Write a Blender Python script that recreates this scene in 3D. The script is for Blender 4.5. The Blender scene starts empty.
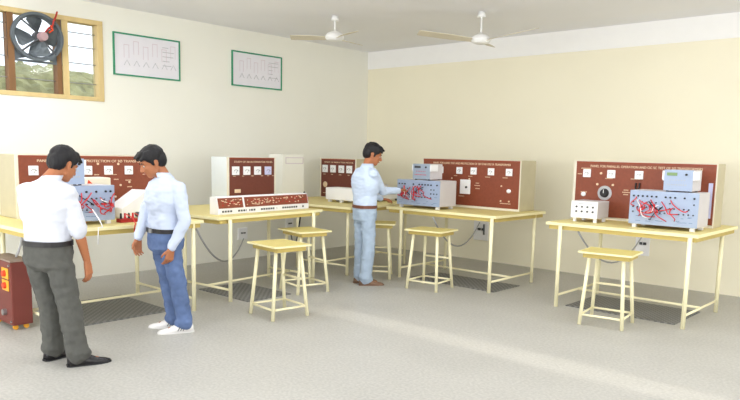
import bpy, bmesh, math, random
from mathutils import Vector, Matrix, noise
random.seed(7)
C = bpy.context.scene
COL = C.collection
PI = math.pi
V = Vector

# ------------------------------------------------------------------ materials
def srgb(c):
    return tuple((x/12.92 if x <= 0.04045 else ((x+0.055)/1.055)**2.4) for x in [v/255 for v in c]) + (1.0,)
MATS = {}
def mat(name, col, rough=0.6, metal=0.0, var=0.04, scale=8.0, bump=0.0, bscale=60.0, emit=0.0, trans=0.0, stretch=None, spec=0.4):
    if name in MATS: return MATS[name]
    m = bpy.data.materials.new(name); m.use_nodes = True
    nt = m.node_tree; N = nt.nodes; L = nt.links
    b = N['Principled BSDF']
    base = srgb(col)
    b.inputs['Roughness'].default_value = rough
    b.inputs['Metallic'].default_value = metal
    b.inputs['Specular IOR Level'].default_value = spec
    if trans: b.inputs['Transmission Weight'].default_value = trans
    tc = N.new('ShaderNodeTexCoord'); src = tc.outputs['Object']
    if stretch:
        mp = N.new('ShaderNodeMapping'); mp.inputs['Scale'].default_value = stretch
        L.new(src, mp.inputs['Vector']); src = mp.outputs['Vector']
    if var > 0:
        no = N.new('ShaderNodeTexNoise'); no.inputs['Scale'].default_value = scale; no.inputs['Detail'].default_value = 4
        L.new(src, no.inputs['Vector'])
        mx = N.new('ShaderNodeMix'); mx.data_type = 'RGBA'
        mx.inputs[6].default_value = tuple(max(0, x*(1-var*2)) for x in base[:3]) + (1,)
        mx.inputs[7].default_value = tuple(min(1, x*(1+var*2)) for x in base[:3]) + (1,)
        L.new(no.outputs['Fac'], mx.inputs[0]); L.new(mx.outputs[2], b.inputs['Base Color'])
    else:
        b.inputs['Base Color'].default_value = base
    if bump > 0:
        n2 = N.new('ShaderNodeTexNoise'); n2.inputs['Scale'].default_value = bscale; n2.inputs['Detail'].default_value = 3
        L.new(src, n2.inputs['Vector'])
        bp = N.new('ShaderNodeBump'); bp.inputs['Strength'].default_value = bump; bp.inputs['Distance'].default_value = 0.01
        L.new(n2.outputs['Fac'], bp.inputs['Height']); L.new(bp.outputs['Normal'], b.inputs['Normal'])
    if emit > 0:
        b.inputs['Emission Color'].default_value = base; b.inputs['Emission Strength'].default_value = emit
    MATS[name] = m
    return m

FLOOR = mat('terrazzo floor', (176,174,168), 0.5, var=0.06, scale=1.3, bump=0.02, bscale=30, spec=0.35)
# terrazzo speckle over the broad mottling
def speckle(m, amt, scale):
    nt = m.node_tree; N = nt.nodes; L = nt.links; b = N['Principled BSDF']
    old = b.inputs['Base Color'].links[0].from_socket
    tc = N.new('ShaderNodeTexCoord'); no = N.new('ShaderNodeTexNoise'); no.inputs['Scale'].default_value = scale; no.inputs['Detail'].default_value = 5
    L.new(tc.outputs['Object'], no.inputs['Vector'])
    mr = N.new('ShaderNodeMapRange'); mr.inputs[1].default_value = 0.35; mr.inputs[2].default_value = 0.65
    mr.inputs[3].default_value = 1-amt; mr.inputs[4].default_value = 1+amt
    L.new(no.outputs['Fac'], mr.inputs[0])
    vm = N.new('ShaderNodeVectorMath'); vm.operation = 'SCALE'
    L.new(old, vm.inputs[0]); L.new(mr.outputs[0], vm.inputs['Scale'])
    L.new(vm.outputs[0], b.inputs['Base Color'])
speckle(FLOOR, 0.10, 45)
WALL_L = mat('cream distemper', (237,236,227), 0.9, var=0.015, scale=1.5, bump=0.05, bscale=40, spec=0.1)
WALL_B = mat('yellow distemper', (240,234,212), 0.9, var=0.02, scale=1.2, bump=0.05, bscale=40, spec=0.1)
WHITEBAND = mat('white limewash band', (244,243,242), 0.9, var=0.012, spec=0.1)
CEIL = mat('ceiling limewash', (238,238,242), 0.92, var=0.02, scale=1.0, spec=0.1)
SKIRT = mat('grey skirting paint', (196,196,196), 0.7, var=0.04)
TOP = mat('ochre laminate', (220,205,136), 0.5, var=0.05, scale=14, stretch=(1,6,1))
EDGE = mat('cream yellow edge', (245,236,186), 0.5, var=0.02)
APRON = mat('ochre apron', (202,180,104), 0.6, var=0.05)
LEG = mat('cream enamel tube', (245,238,200), 0.4, var=0.02)
STOOLTOP = mat('olive ochre ply', (206,190,116), 0.55, var=0.06, scale=10, stretch=(1,5,1))
MAT_RUB = None
BROWN = mat('maroon brown laminate', (134,68,46), 0.5, var=0.10, scale=30, bump=0.03, bscale=80)
BROWN_D = mat('dark chocolate laminate', (114,60,48), 0.5, var=0.08, scale=30)
RUST = mat('rust brown laminate', (140,62,34), 0.5, var=0.08, scale=20)
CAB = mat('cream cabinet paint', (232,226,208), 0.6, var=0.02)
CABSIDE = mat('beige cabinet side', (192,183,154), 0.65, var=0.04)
WHITE = mat('white enamel', (240,240,242), 0.5, var=0.01)
BLUEWHITE = mat('bluish white paint', (226,233,238), 0.6, var=0.02)
KITBLUE = mat('pale blue kit panel', (160,175,202), 0.5, var=0.03)
KITGREY = mat('pale kit side', (204,200,202), 0.5, var=0.03)
METERF = mat('meter face white', (246,247,250), 0.3, var=0.0)
METERL = mat('meter face bluish', (206,208,240), 0.3, var=0.0)
BLACK = mat('black plastic', (30,30,34), 0.4, var=0.0)
DARKG = mat('dark grey plastic', (74,76,80), 0.5, var=0.05)
RED = mat('red lead', (214,44,48), 0.4, var=0.0)
REDP = mat('deep red plastic', (170,36,30), 0.5, var=0.02)
LETTER = mat('cream lettering', (232,208,176), 0.6, var=0.0)
ORANGE = mat('orange yellow plate', (246,176,56), 0.5, var=0.03)
ORED = mat('orange red knob', (222,74,36), 0.5, var=0.03)
GREENF = mat('green frame', (52,142,106), 0.5, var=0.05)
LCD = mat('green display', (110,140,84), 0.3, var=0.0)
SHEET = mat('drawing sheet', (228,226,234), 0.6, var=0.015)
SCRIB = mat('pencil drawing line', (212,198,208), 0.8, var=0.0)
SCRIBG = mat('grey drawing line', (178,180,186), 0.8, var=0.0)
CORD = mat('grey flex', (172,172,174), 0.5, var=0.0)
WOODW = mat('window wood pale', (214,190,136), 0.6, var=0.10, scale=12, stretch=(1,1,0.2))
WOODD = mat('window wood brown', (128,92,58), 0.65, var=0.12, scale=12, stretch=(1,1,0.2))
FANGREY = mat('exhaust fan steel', (98,106,112), 0.5, metal=0.3, var=0.08, scale=20)
FANPINK = mat('motor faded pink', (176,146,150), 0.5, var=0.06)
FANWHITE = mat('white fan enamel', (240,240,240), 0.35, var=0.0)
FANBLADE = mat('beige fan blade', (206,198,178), 0.5, var=0.02)
STEEL = mat('plated steel', (170,170,172), 0.3, metal=0.8, var=0.0)

# rubber mat : ribbed / chequered surface in the material
def rubber(name='chequered rubber'):
    m = bpy.data.materials.new(name); m.use_nodes = True
    nt = m.node_tree; N = nt.nodes; L = nt.links; b = N['Principled BSDF']
    tc = N.new('ShaderNodeTexCoord'); ch = N.new('ShaderNodeTexChecker'); ch.inputs['Scale'].default_value = 30
    ch.inputs['Color1'].default_value = srgb((98,98,98)); ch.inputs['Color2'].default_value = srgb((128,128,126))
    L.new(tc.outputs['Object'], ch.inputs['Vector']); L.new(ch.outputs['Color'], b.inputs['Base Color'])
    bp = N.new('ShaderNodeBump'); bp.inputs['Strength'].default_value = 0.4; bp.inputs['Distance'].default_value = 0.004
    L.new(ch.outputs['Fac'], bp.inputs['Height']); L.new(bp.outputs['Normal'], b.inputs['Normal'])
    b.inputs['Roughness'].default_value = 0.6
    return m
MAT_RUB = rubber()

# ------------------------------------------------------------------ mesh helpers
def frame_from(d, hint=V((0,0,1))):
    d = d.normalized()
    if abs(d.dot(hint)) > 0.97: hint = V((1,0,0))
    a = hint.cross(d).normalized(); b = d.cross(a).normalized()
    return a, b, d
class MB:
    def __init__(s): s.bm = bmesh.new()
    def box(s, x0, x1, y0, y1, z0, z1, rot=None, piv=None):
        vs = [V((x, y, z)) for x in (x0, x1) for y in (y0, y1) for z in (z0, z1)]
        if rot is not None:
            p = V(piv) if piv else V(((x0+x1)/2, (y0+y1)/2, (z0+z1)/2))
            vs = [rot @ (v-p) + p for v in vs]
        b = [s.bm.verts.new(v) for v in vs]
        for f in ((0,1,3,2),(4,6,7,5),(0,4,5,1),(2,3,7,6),(0,2,6,4),(1,5,7,3)):
            s.bm.faces.new([b[i] for i in f])
        return s
    def rings(s, rings, cap=True):
        R = [[s.bm.verts.new(p) for p in r] for r in rings]
        n = len(R[0])
        for i in range(len(R)-1):
            for k in range(n):
                s.bm.faces.new([R[i][k], R[i][(k+1) % n], R[i+1][(k+1) % n], R[i+1][k]])
        if cap:
            s.bm.faces.new(list(reversed(R[0]))); s.bm.faces.new(R[-1])
        return s
    def tube(s, pts, r, n=8, cap=True):
        pts = [V(p) for p in pts]; rr = r if isinstance(r, (list, tuple)) else [r]*len(pts)
        out = []; a = None
        for i, p in enumerate(pts):
            if i == 0: d = pts[1]-pts[0]
            elif i == len(pts)-1: d = pts[-1]-pts[-2]
            else: d = (pts[i+1]-p).normalized() + (p-pts[i-1]).normalized()
            d = d.normalized() if d.length > 1e-9 else V((0,0,1))
            if a is None: a, b, _ = frame_from(d)
            else:
                a = (a - d*a.dot(d))
                a = a.normalized() if a.length > 1e-6 else frame_from(d)[0]
                b = d.cross(a)
            out.append([p + (a*math.cos(t) + b*math.sin(t))*rr[i] for t in [2*PI*k/n for k in range(n)]])
        return s.rings(out, cap)
    def cyl(s, p0, p1, r0, r1=None, n=16):
        return s.tube([p0, p1], [r0, r0 if r1 is None else r1], n)
    def ell(s, c, rx, ry, rz, M=None, n=14, m=10):
        c = V(c); M = M or Matrix.Identity(3)
        top = s.bm.verts.new(c + M @ V((0,0,rz))); bot = s.bm.verts.new(c + M @ V((0,0,-rz)))
        R = []
        for i in range(1, m):
            ph = PI*i/m
            R.append([s.bm.verts.new(c + M @ V((rx*math.sin(ph)*math.cos(2*PI*k/n), ry*math.sin(ph)*math.sin(2*PI*k/n), rz*math.cos(ph)))) for k in range(n)])
        for k in range(n):
            s.bm.faces.new([top, R[0][k], R[0][(k+1) % n]])
            s.bm.faces.new([bot, R[-1][(k+1) % n], R[-1][k]])
            for i in range(len(R)-1):
                s.bm.faces.new([R[i][k], R[i+1][k], R[i+1][(k+1) % n], R[i][(k+1) % n]])
        return s
    def cap(s, p0, p1, r0, r1, n=14):
        p0 = V(p0); p1 = V(p1); a, b, d = frame_from(p1-p0); out = []
        for t in (-1.0, -.85, -.5): 
            q = math.sqrt(max(0.0004, 1-t*t)); out.append((p0 + d*t*r0, r0*q))
        out.append((p0, r0)); out.append((p1, r1))
        for t in (.5, .85, 1.0):
            q = math.sqrt(max(0.0004, 1-t*t)); out.append((p1 + d*t*r1, r1*q))
        return s.rings([[c + (a*math.cos(2*PI*k/n) + b*math.sin(2*PI*k/n))*r for k in range(n)] for c, r in out])
    def prism(s, poly, z0, z1):   # polygon in xy
        return s.rings([[V((x, y, z0)) for x, y in poly], [V((x, y, z1)) for x, y in poly]])
    def prism_y(s, poly, y0, y1):  # polygon in xz
        return s.rings([[V((x, y0, z)) for x, z in poly], [V((x, y1, z)) for x, z in poly]])
    def mesh(s, name):
        bmesh.ops.recalc_face_normals(s.bm, faces=s.bm.faces[:])
        me = bpy.data.meshes.new(name); s.bm.to_mesh(me); s.bm.free(); return me
    def build(s, name, m, parent=None, bevel=0, smooth=False, label=None):
        me = s.mesh(name)
        return link(name, me, m, parent, bevel, smooth, label)
def link(name, me, m, parent=None, bevel=0, smooth=False, label=None):
    me.materials.clear()
    me.materials.append(m)
    o = bpy.data.objects.new(name, me); COL.objects.link(o)
    if parent: o.parent = parent
    if bevel:
        bv = o.modifiers.new('bevel', 'BEVEL'); bv.width = bevel; bv.segments = 2; bv.limit_method = 'ANGLE'
    if smooth:
        for p in me.polygons: p.use_smooth = True
    if label: o['label'] = label
    if name in ('printed_marks', 'diagram', 'dial_scale', 'socket_row'): o['kind'] = 'stuff'
    return o
def tag(o, label, cat, group=None, kind=None):
    o['label'] = label; o['category'] = cat
    if group: o['group'] = group
    if kind: o['kind'] = kind
    return o
def thing(name, label, cat, loc=(0,0,0), rz=0, group=None):
    o = bpy.data.objects.new(name, None); COL.objects.link(o); o.empty_display_size = 0.1
    o.location = loc; o.rotation_euler = (0, 0, rz)
    return tag(o, label, cat, group)
def struct(name, mb, m, parent=None, bevel=0):
    o = mb.build(name, m, parent, bevel)
    if not parent: o['kind'] = 'structure'
    return o
def copy_tree(o, parent=None):
    c = o.copy(); COL.objects.link(c)
    if parent: c.parent = parent
    for ch in list(o.children): copy_tree(ch, c)
    return c
def text_part(name, body, size, m, parent, loc, width=None, depth=0.0015):
    """raised lettering facing local -y"""
    cu = bpy.data.curves.new(name, 'FONT'); cu.body = body; cu.size = size; cu.align_x = 'CENTER'; cu.align_y = 'CENTER'; cu.extrude = depth
    t = bpy.data.objects.new(name, cu); COL.objects.link(t)
    bpy.context.view_layer.update()
    me = bpy.data.meshes.new_from_object(t.evaluated_get(bpy.context.evaluated_depsgraph_get()))
    bpy.data.objects.remove(t); bpy.data.curves.remove(cu)
    xs = [v.co.x for v in me.vertices]
    k = (width/(max(xs)-min(xs))) if width else 1
    R = Matrix.Rotation(PI/2, 4, 'X')
    me.transform(Matrix.Translation(V(loc)) @ R @ Matrix.Diagonal((k, 1, 1, 1)))
    me.name = name
    return link(name, me, m, parent)

# ------------------------------------------------------------------ the room
XL, XR, YF, YB, HC, HB = -8.134, 2.3, -3.4, 8.863, 3.289, 3.003
T = 0.2
struct('floor', MB().box(XL-T, XR+T, YF-T, YB+T, -0.1, 0), FLOOR)
struct('ceiling', MB().box(XL-T, XR+T, YF-T, YB+T, HC, HC+0.15), CEIL)
struct('wall_back', MB().box(XL, XR, YB, YB+T, 0, HC), WALL_B)
# left wall with its high window opening
WY0, WY1, WZ0, WZ1 = 2.05, 4.118, 2.14, 3.085
w = MB()
w.box(XL-T, XL, YF-T, WY0, 0, HC); w.box(XL-T, XL, WY1, YB+T, 0, HC)
w.box(XL-T, XL, WY0, WY1, 0, WZ0); w.box(XL-T, XL, WY0, WY1, WZ1, HC)
struct('wall_left', w, WALL_L)
# right wall: closed but for the doorway standing open a hand's breadth (sun stripe on the floor)
DY0, DY1, DH = 4.64, 4.97, 2.15
FILL_RWIN = ((-1.6, 1.2), (1.7, 4.3), (5.5, 8.3)); RZ0, RZ1 = .95, 2.75  # unseen windows, added to give the right side fill lamps a place
w = MB(); w.box(XR, XR+T, DY0, DY1, DH, HC)
w.box(XR, XR+T, YF-T, DY0, 0, RZ0); w.box(XR, XR+T, DY1, YB+T, 0, RZ0); w.box(XR, XR+T, YF-T, DY0, RZ1, HC); w.box(XR, XR+T, DY1, YB+T, RZ1, HC)
for a, b in ((YF-T, -1.6), (1.2, 1.7), (4.3, DY0), (DY1, 5.5), (8.3, YB+T)): w.box(XR, XR+T, a, b, RZ0, RZ1)
struct('wall_right', w, WALL_L)
# wall behind the camera; its two wide windows are added to hold fill lamps
w = MB(); fz0, fz1 = 0.9, 2.6
w.box(XL, XR, YF-T, YF, 0, fz0); w.box(XL, XR, YF-T, YF, fz1, HC)
for a, b in ((XL, -7.2), (-4.2, -2.6), (0.6, XR)): w.box(a, b, YF-T, YF, fz0, fz1)
struct('wall_front', w, WALL_L)
for i, (a, b) in enumerate(((-7.2, -4.2), (-2.6, 0.6))):
    f = MB()
    f.box(a, b, YF-.12, YF-.06, fz0, fz0+.06); f.box(a, b, YF-.12, YF-.06, fz1-.06, fz1)
    for x in (a, a+(b-a)/3-.025, a+(b-a)*2/3-.025, b-.05): f.box(x, x+.05, YF-.12, YF-.06, fz0+.06, fz1-.06)
    struct('window_%d' % (i+2), f, WOODW)
PANE_OPAQUE = mat('frosted glass', (238,240,240), .5, var=0)  # opaque pane behind each fill lamp, keeps the sun out
for i, (a, b) in enumerate(FILL_RWIN):
    e = bpy.data.objects.new('window_%d' % (i+4), None); COL.objects.link(e); e['kind'] = 'structure'
    f = MB(); f.box(XR+.04, XR+.12, a, b, RZ0, RZ0+.05); f.box(XR+.04, XR+.12, a, b, RZ1-.05, RZ1)
    for y in (a, (a+b)/2-.025, b-.05): f.box(XR+.04, XR+.12, y, y+.05, RZ0+.05, RZ1-.05)
    f.build('window_frame', WOODW, e)
    MB().box(XR+.13, XR+.14, a, b, RZ0, RZ1).build('pane', PANE_OPAQUE, e)
# white band along the head of the back wall
struct('trim_1', MB().box(XL, XR, YB-0.012, YB, HB, HC), WHITEBAND)

# high window on the left wall
win = bpy.data.objects.new('window_1', None); COL.objects.link(win); win['kind'] = 'structure'; win.location = (XL, 0, 0)
fr = MB(); fx0, fx1 = -0.12, 0.015
fr.box(fx0, fx1, WY0, WY1, WZ1-.055, WZ1); fr.box(fx0, fx1, WY0, WY1, WZ0, WZ0+.05)
fr.box(fx0, fx1, WY1-.07, WY1, WZ0+.05, WZ1-.055); fr.box(fx0, fx1, WY0, WY0+.06, WZ0+.05, WZ1-.055)
fr.build('window_frame', WOODW, win, bevel=0.004)
for y0, y1, m in ((2.50, 2.56, WOODD), (3.032, 3.10, WOODD), (3.562, 3.615, WOODD), (3.625, 3.70, WOODW)):
    MB().box(-.11, .008, y0, y1, WZ0+.05, WZ1-.055).build('mullion', m, win, bevel=0.003)
gl = bpy.data.materials.new('window glass'); gl.use_nodes = True
_n = gl.node_tree.nodes; _l = gl.node_tree.links
_n.remove(_n['Principled BSDF']); tr = _n.new('ShaderNodeBsdfTransparent'); gs = _n.new('ShaderNodeBsdfGlossy'); gs.inputs['Roughness'].default_value = .05
mx = _n.new('ShaderNodeMixShader'); fz = _n.new('ShaderNodeFresnel'); fz.inputs['IOR'].default_value = 1.3
_l.new(fz.outputs[0], mx.inputs[0]); _l.new(tr.outputs[0], mx.inputs[1]); _l.new(gs.outputs[0], mx.inputs[2]); _l.new(mx.outputs[0], _n['Material Output'].inputs[0])
tr.inputs['Color'].default_value = (.93, .95, .95, 1)
for y0, y1, z1 in ((2.11, 2.50, WZ1-.055), (2.56, 3.032, WZ1-.055), (3.10, 3.562, 2.56), (3.70, 4.048, WZ1-.055)):
    MB().box(-.075, -.071, y0, y1, WZ0+.05, z1).build('pane', gl, win)
for y0, y1 in ((2.11, 2.50), (2.56, 3.032), (3.70, 4.048)):
    for z in (2.34, 2.57, 2.76, 2.92):
        MB().cyl((-.055, y0, z), (-.055, y1, z), .006, n=8).build('window_bar', STEEL, win)
MB().cyl((-.055, 3.10, 2.34), (-.055, 3.562, 2.34), .006, n=8).build('window_bar', STEEL, win)

# exhaust fan hung in the middle bay of the window
ex = thing('exhaust_fan', 'dark grey exhaust fan mounted in the window high on the left wall', 'fan', (XL+.04, 3.335, 2.80))
rg = MB(); n = 40; ri, ro = .235, .285
prof = [(-.05, ri), (-.05, ro-.01), (.0, ro), (.03, ro), (.03, ri+.02), (.0, ri)]
R_ = [[V((x, r*math.cos(2*PI*k/n), r*math.sin(2*PI*k/n)*.93)) for x, r in prof] for k in range(n)]
bmv = [[rg.bm.verts.new(p) for p in r] for r in R_]
for k in range(n):
    for j in range(len(prof)):
        rg.bm.faces.new([bmv[k][j], bmv[(k+1) % n][j], bmv[(k+1) % n][(j+1) % len(prof)], bmv[k][(j+1) % len(prof)]])
rg.build('fan_ring', FANGREY, ex, smooth=False)
sq = MB()      # square mounting plate with a round hole: four corner gussets
for sy in (-1, 1):
    sq.box(-.055, -.04, sy*.285-.018, sy*.285+.018, -.27, .27)
for sz in (-1, 1):
    sq.box(-.055, -.04, -.30, .30, sz*.268-.012, sz*.268+.012)
for sy, sz in ((1, 1), (-1, 1), (-1, -1), (1, -1)):
    ring = [(sy*.29, sz*.275)] + [(sy*.24*math.cos(a), sz*.23*math.sin(a)) for a in [R0*PI/180 for R0 in (15, 30, 45, 60, 75)]]
    if sy*sz == -1 and sy == -1: continue
    if sy*sz < 0: ring = ring[::-1]
    sq.rings([[V((-.052, a, b)) for a, b in ring], [V((-.044, a, b)) for a, b in ring]])
sq.build('mounting_plate', FANGREY, ex)
for k in range(4):
    a = 2*PI*k/4 + .12; b = MB(); c, s_ = math.cos(a), math.sin(a)
    rows = []
    for r, wd, tw in ((.05, .045, .5), (.12, .085, .45), (.19, .12, .35), (.225, .09, .3)):
        rows.append([V((tw*.12*q - .01 + dx, r*c - wd*q*s_*.9, (r*s_ + wd*q*c*.9)*.95)) for dx, qs in ((0, (-1, -.3, .3, 1)), (.003, (1, .3, -.3, -1))) for q in qs])
    b.rings(rows); b.build('fan_blade', FANGREY, ex)
MB().cyl((-.01, 0, 0), (.05, 0, 0), .055, .05, 20).build('hub', DARKG, ex)
MB().cyl((.03, .03, .0), (.12, .03, .0), .055, .045, 20).build('motor', FANPINK, ex, bevel=.004)
for a in (.75, 2.35, 3.95, 5.5):
    MB().tube([(.05, .03, 0), (.05, .14*math.cos(a), .14*math.sin(a)), (.02, .27*math.cos(a), .25*math.sin(a))], .011, 8).build('mounting_arm', DARKG, ex)
MB().tube([(.07, .05, .03), (.10, .09, .10), (.08, .13, .09), (.09, .15, .18), (.06, .19, .24), (.03, .22, .30)], .010, 8).build('motor_wire', REDP, ex, label='red and orange wire')
MB().tube([(.08, .10, .05), (.11, .13, .08), (.08, .12, .13)], .009, 8).build('motor_wire', ORED, ex, label='orange wire')

# shrubs growing beyond the window and the ground they stand on
struct('ground_outside', MB().box(-60, XL-T-.01, -25, 40, -0.12, -0.02), mat('dry ground', (150,142,112), .9, var=.1))
LEAF = mat('mixed foliage', (132,132,100), .9, var=.36, scale=3.2, bump=.6, bscale=6)
for i, (x, y, r, h) in enumerate(((-19, 7.4, 1.9, 3.55), (-24.5, 10.2, 2.3, 4.15), (-24.5, 4.9, 2.3, 4.1), (-19, 12.0, 1.9, 3.6), (-19, 2.8, 1.9, 3.55))):
    b = MB(); b.ell((0, 0, h*.5), r, r*1.05, h*.5, n=72, m=48)
    me = b.mesh('foliage')
    for v in me.vertices:
        d = noise.noise(v.co*1.3 + V((i*7, 0, 0)))*.3 + noise.noise(v.co*4.5 + V((i*3, 5, 0)))*.28
        v.co += v.co.normalized()*d
        zz = min(max(v.co.z/h, 0), 1.15); v.co.z = h*(1-abs(1-zz)**1.9) if zz < 1 else v.co.z
        v.co.z = max(v.co.z, 0.3)
    t = thing('shrub', ['large round green shrub beyond the window under the exhaust fan', 'olive green shrub beyond the right pane of the window',
               'lower green shrub beyond the left panes of the window', 'green shrub seen past the right edge of the window', 'green shrub at the far left behind the window'][i], 'shrub', (x, y, -.02), 0)
    link('foliage', me, LEAF, t)
    MB().cyl((0, 0, 0), (0, 0, .8), .12, .09, 10).build('trunk', WOODD, t)

# framed drawing sheets on the left wall
def chart(y0, y1, z0, z1, label, seed):
    t = thing('wall_chart', label, 'chart', (XL, (y0+y1)/2, (z0+z1)/2), PI/2, 'green framed charts on the left wall')
    W, Hh = (y1-y0)/2, (z1-z0)/2; f = MB(); fw = .018
    f.box(-W, W, -.02, 0, Hh-fw, Hh); f.box(-W, W, -.02, 0, -Hh, -Hh+fw)
    f.box(-W, -W+fw, -.02, 0, -Hh+fw, Hh-fw); f.box(W-fw, W, -.02, 0, -Hh+fw, Hh-fw)
    f.build('frame', GREENF, t)
    MB().box(-W+fw, W-fw, -.010, -.001, -Hh+fw, Hh-fw).build('sheet', SHEET, t)
    rnd = random.Random(seed); d = MB(); e = MB()
    for k in range(6):
        x = -W*.7 + k*W*.28; z = Hh*(.35 if k % 2 else .15)
        for dx in (0, W*.14):
            d.box(x+dx, x+dx+.006, -.0115, -.0105, z-Hh*.3, z+Hh*.3)
        d.box(x, x+W*.16, -.0115, -.0105, z+Hh*.3, z+Hh*.3+.007)
        e.tube([(x, -.011, -Hh*.5), (x+.04, -.011, -Hh*.25), (x+.08, -.011, -Hh*.5)], .003, 6)
    for k in range(5):
        z = Hh*(.55-.22*k); e.box(W*.45, W*(.6+.25*rnd.random()), -.0115, -.0105, z, z+.007)
    d.build('diagram', SCRIB, t); e.build('diagram', SCRIBG, t)
chart(4.245, 5.175, 2.478, 2.993, 'large white drawing sheet in a green frame beside the window', 1)
chart(6.008, 6.925, 2.498, 2.985, 'smaller looking green framed drawing sheet on the left wall nearer the corner', 2)

# ------------------------------------------------------------------ furniture
TZ = 0.903
TQ = TZ + .0006
def table(label, loc, rz, L, D, lx, ly):
    t = thing('laboratory_table', label, 'table', loc, rz, 'yellow tube legged laboratory tables')
    MB().box(0, L, 0, D, TZ-.022, TZ).build('tabletop', TOP, t, bevel=.003)
    e = MB(); e.box(-.008, L+.008, -.008, 0, TZ-.030, TZ); e.box(-.008, 0, 0, D, TZ-.030, TZ); e.box(L, L+.008, 0, D, TZ-.030, TZ)
    e.build('edge_strip', EDGE, t)
    a = MB(); a.box(.02, L-.02, .012, .035, TZ-.072, TZ-.022); a.box(.02, .045, .035, D-.02, TZ-.075, TZ-.022); a.box(L-.045, L-.02, .035, D-.02, TZ-.075, TZ-.022); a.box(.045, L-.045, D-.045, D-.02, TZ-.075, TZ-.022)
    a.build('apron', APRON, t)
    for x in lx:
        for y in ly:
            l = MB(); l.cyl((x, y, .0), (x, y, TZ-(.0225 if y > .02 else .031)), .021, n=14); l.build('leg', LEG, t, smooth=True)
    for x in lx:
        MB().cyl((x, ly[0]+.018, .125), (x, ly[1]-.018, .125), .013, n=10).build('side_rail', LEG, t, smooth=True)
    ym = (ly[0]+ly[1])/2
    MB().cyl((lx[0]+.01, ym, .125), (lx[1]-.01, ym, .125), .013, n=10).build('stretcher', LEG, t, smooth=True)
    return t
A5 = math.radians(95)
table('yellow laboratory table at the right against the back wall, nearest the right edge', (-3.525, 6.74, 0), 0, 1.535, 1.32, (.165, 1.475), (-.015, 1.02))
table('yellow laboratory table at the middle of the back wall under the red wired kit', (-5.86, 6.81, 0), 0, 1.65, 1.175, (.25, 1.61), (-.015, .98))
table('yellow laboratory table at the far left between the two men', (-5.73, 2.26, 0), PI/2, 1.62, 1.60, (.17, 1.53), (.03, 1.12))
table('yellow laboratory table along the left wall under the long low meter console', (-5.865, 4.165, 0), A5, 1.60, 1.42, (.14, 1.44), (-.015, .74))
table('yellow laboratory table in the far corner behind the man in the pale blue shirt', (-6.02, 6.28, 0), A5, 1.55, 1.68, (.10, 1.42), (.12, 1.0))

def stool_proto():
    t = thing('stool', '', 'stool')
    W, D, Z = .245, .205, .71
    MB().box(-W, W, -D, D, Z-.018, Z).build('seat', STOOLTOP, t, bevel=.003)
    e = MB(); e.box(-W-.004, W+.004, -D-.006, -D, Z-.016, Z+.0005); e.box(-W-.004, W+.004, D, D+.006, Z-.016, Z+.0005)
    e.box(-W-.006, -W, -D, D, Z-.016, Z+.0005); e.box(W, W+.006, -D, D, Z-.016, Z+.0005); e.build('seat_edge', EDGE, t)
    a = MB(); a.box(-.215, .215, -.165, -.150, Z-.060, Z-.018); a.box(-.215, .215, .150, .165, Z-.060, Z-.018); a.box(-.215, -.2, -.15, .15, Z-.060, Z-.018); a.box(.2, .215, -.15, .15, Z-.060, Z-.018)
    a.build('apron', APRON, t)
    def lp(sx, sy, z): k = 1-z/Z; return V((sx*(.155+.045*k), sy*(.135+.065*k), z))
    for sx in (-1, 1):
        for sy in (-1, 1):
            MB().cyl(lp(sx, sy, 0), lp(sx, sy, Z-.0185), .018, n=12).build('leg', LEG, t, smooth=True)
    for sy in (-1, 1): MB().cyl(lp(-1, sy, .10), lp(1, sy, .10), .011, n=10).build('rung', LEG, t, smooth=True)
    for sx in (-1, 1): MB().cyl(lp(sx, -1, .10), lp(sx, 1, .10), .011, n=10).build('rung', LEG, t, smooth=True)
    MB().cyl(lp(-1, 1, .36), lp(1, 1, .36), .012, n=10).build('rung', LEG, t, smooth=True)
    return t
stool0 = None
for x, y, rz, lab in ((-2.655, 6.385, 8, 'yellow wooden stool in front of the right table'),
                      (-4.905, 6.515, 8, 'yellow wooden stool in front of the middle table, right of the man in pale blue'),
                      (-5.075, 4.305, -7, 'nearest yellow stool, standing alone in front of the meter console table'),
                      (-5.79, 5.29, -12, 'yellow stool partly hidden behind the nearest stool, by the console table'),
                      (-5.86, 6.60, 38, 'yellow stool half hidden behind the legs of the man in pale blue')):
    s = stool0 = stool_proto() if stool0 is None else stool0
    if s['label']: s = copy_tree(stool0)
    s.location = (x, y, 0); s.rotation_euler = (0, 0, math.radians(rz)); tag(s, lab, 'stool', 'yellow wooden stools')

for x0, x1, y0, y1, rz, lab in ((-3.30, -2.16, 6.83, 7.62, 0, 'grey chequered rubber mat under the right table'),
        (-5.50, -4.22, 6.86, 7.45, 0, 'grey chequered rubber mat under the middle table'),
        (-6.90, -5.90, 2.74, 3.62, 0, 'grey chequered rubber mat under the far left table'),
        (-6.62, -5.72, 4.42, 5.03, 0, 'grey chequered rubber mat under the console table')):
    m = MB(); hx, hy = (x1-x0)/2, (y1-y0)/2; m.box(-hx, hx, -hy, hy, 0, .008)
    o = m.build('rubber_mat', MAT_RUB); o.location = ((x0+x1)/2, (y0+y1)/2, .0005); tag(o, lab, 'mat', 'rubber mats under the tables')

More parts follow.
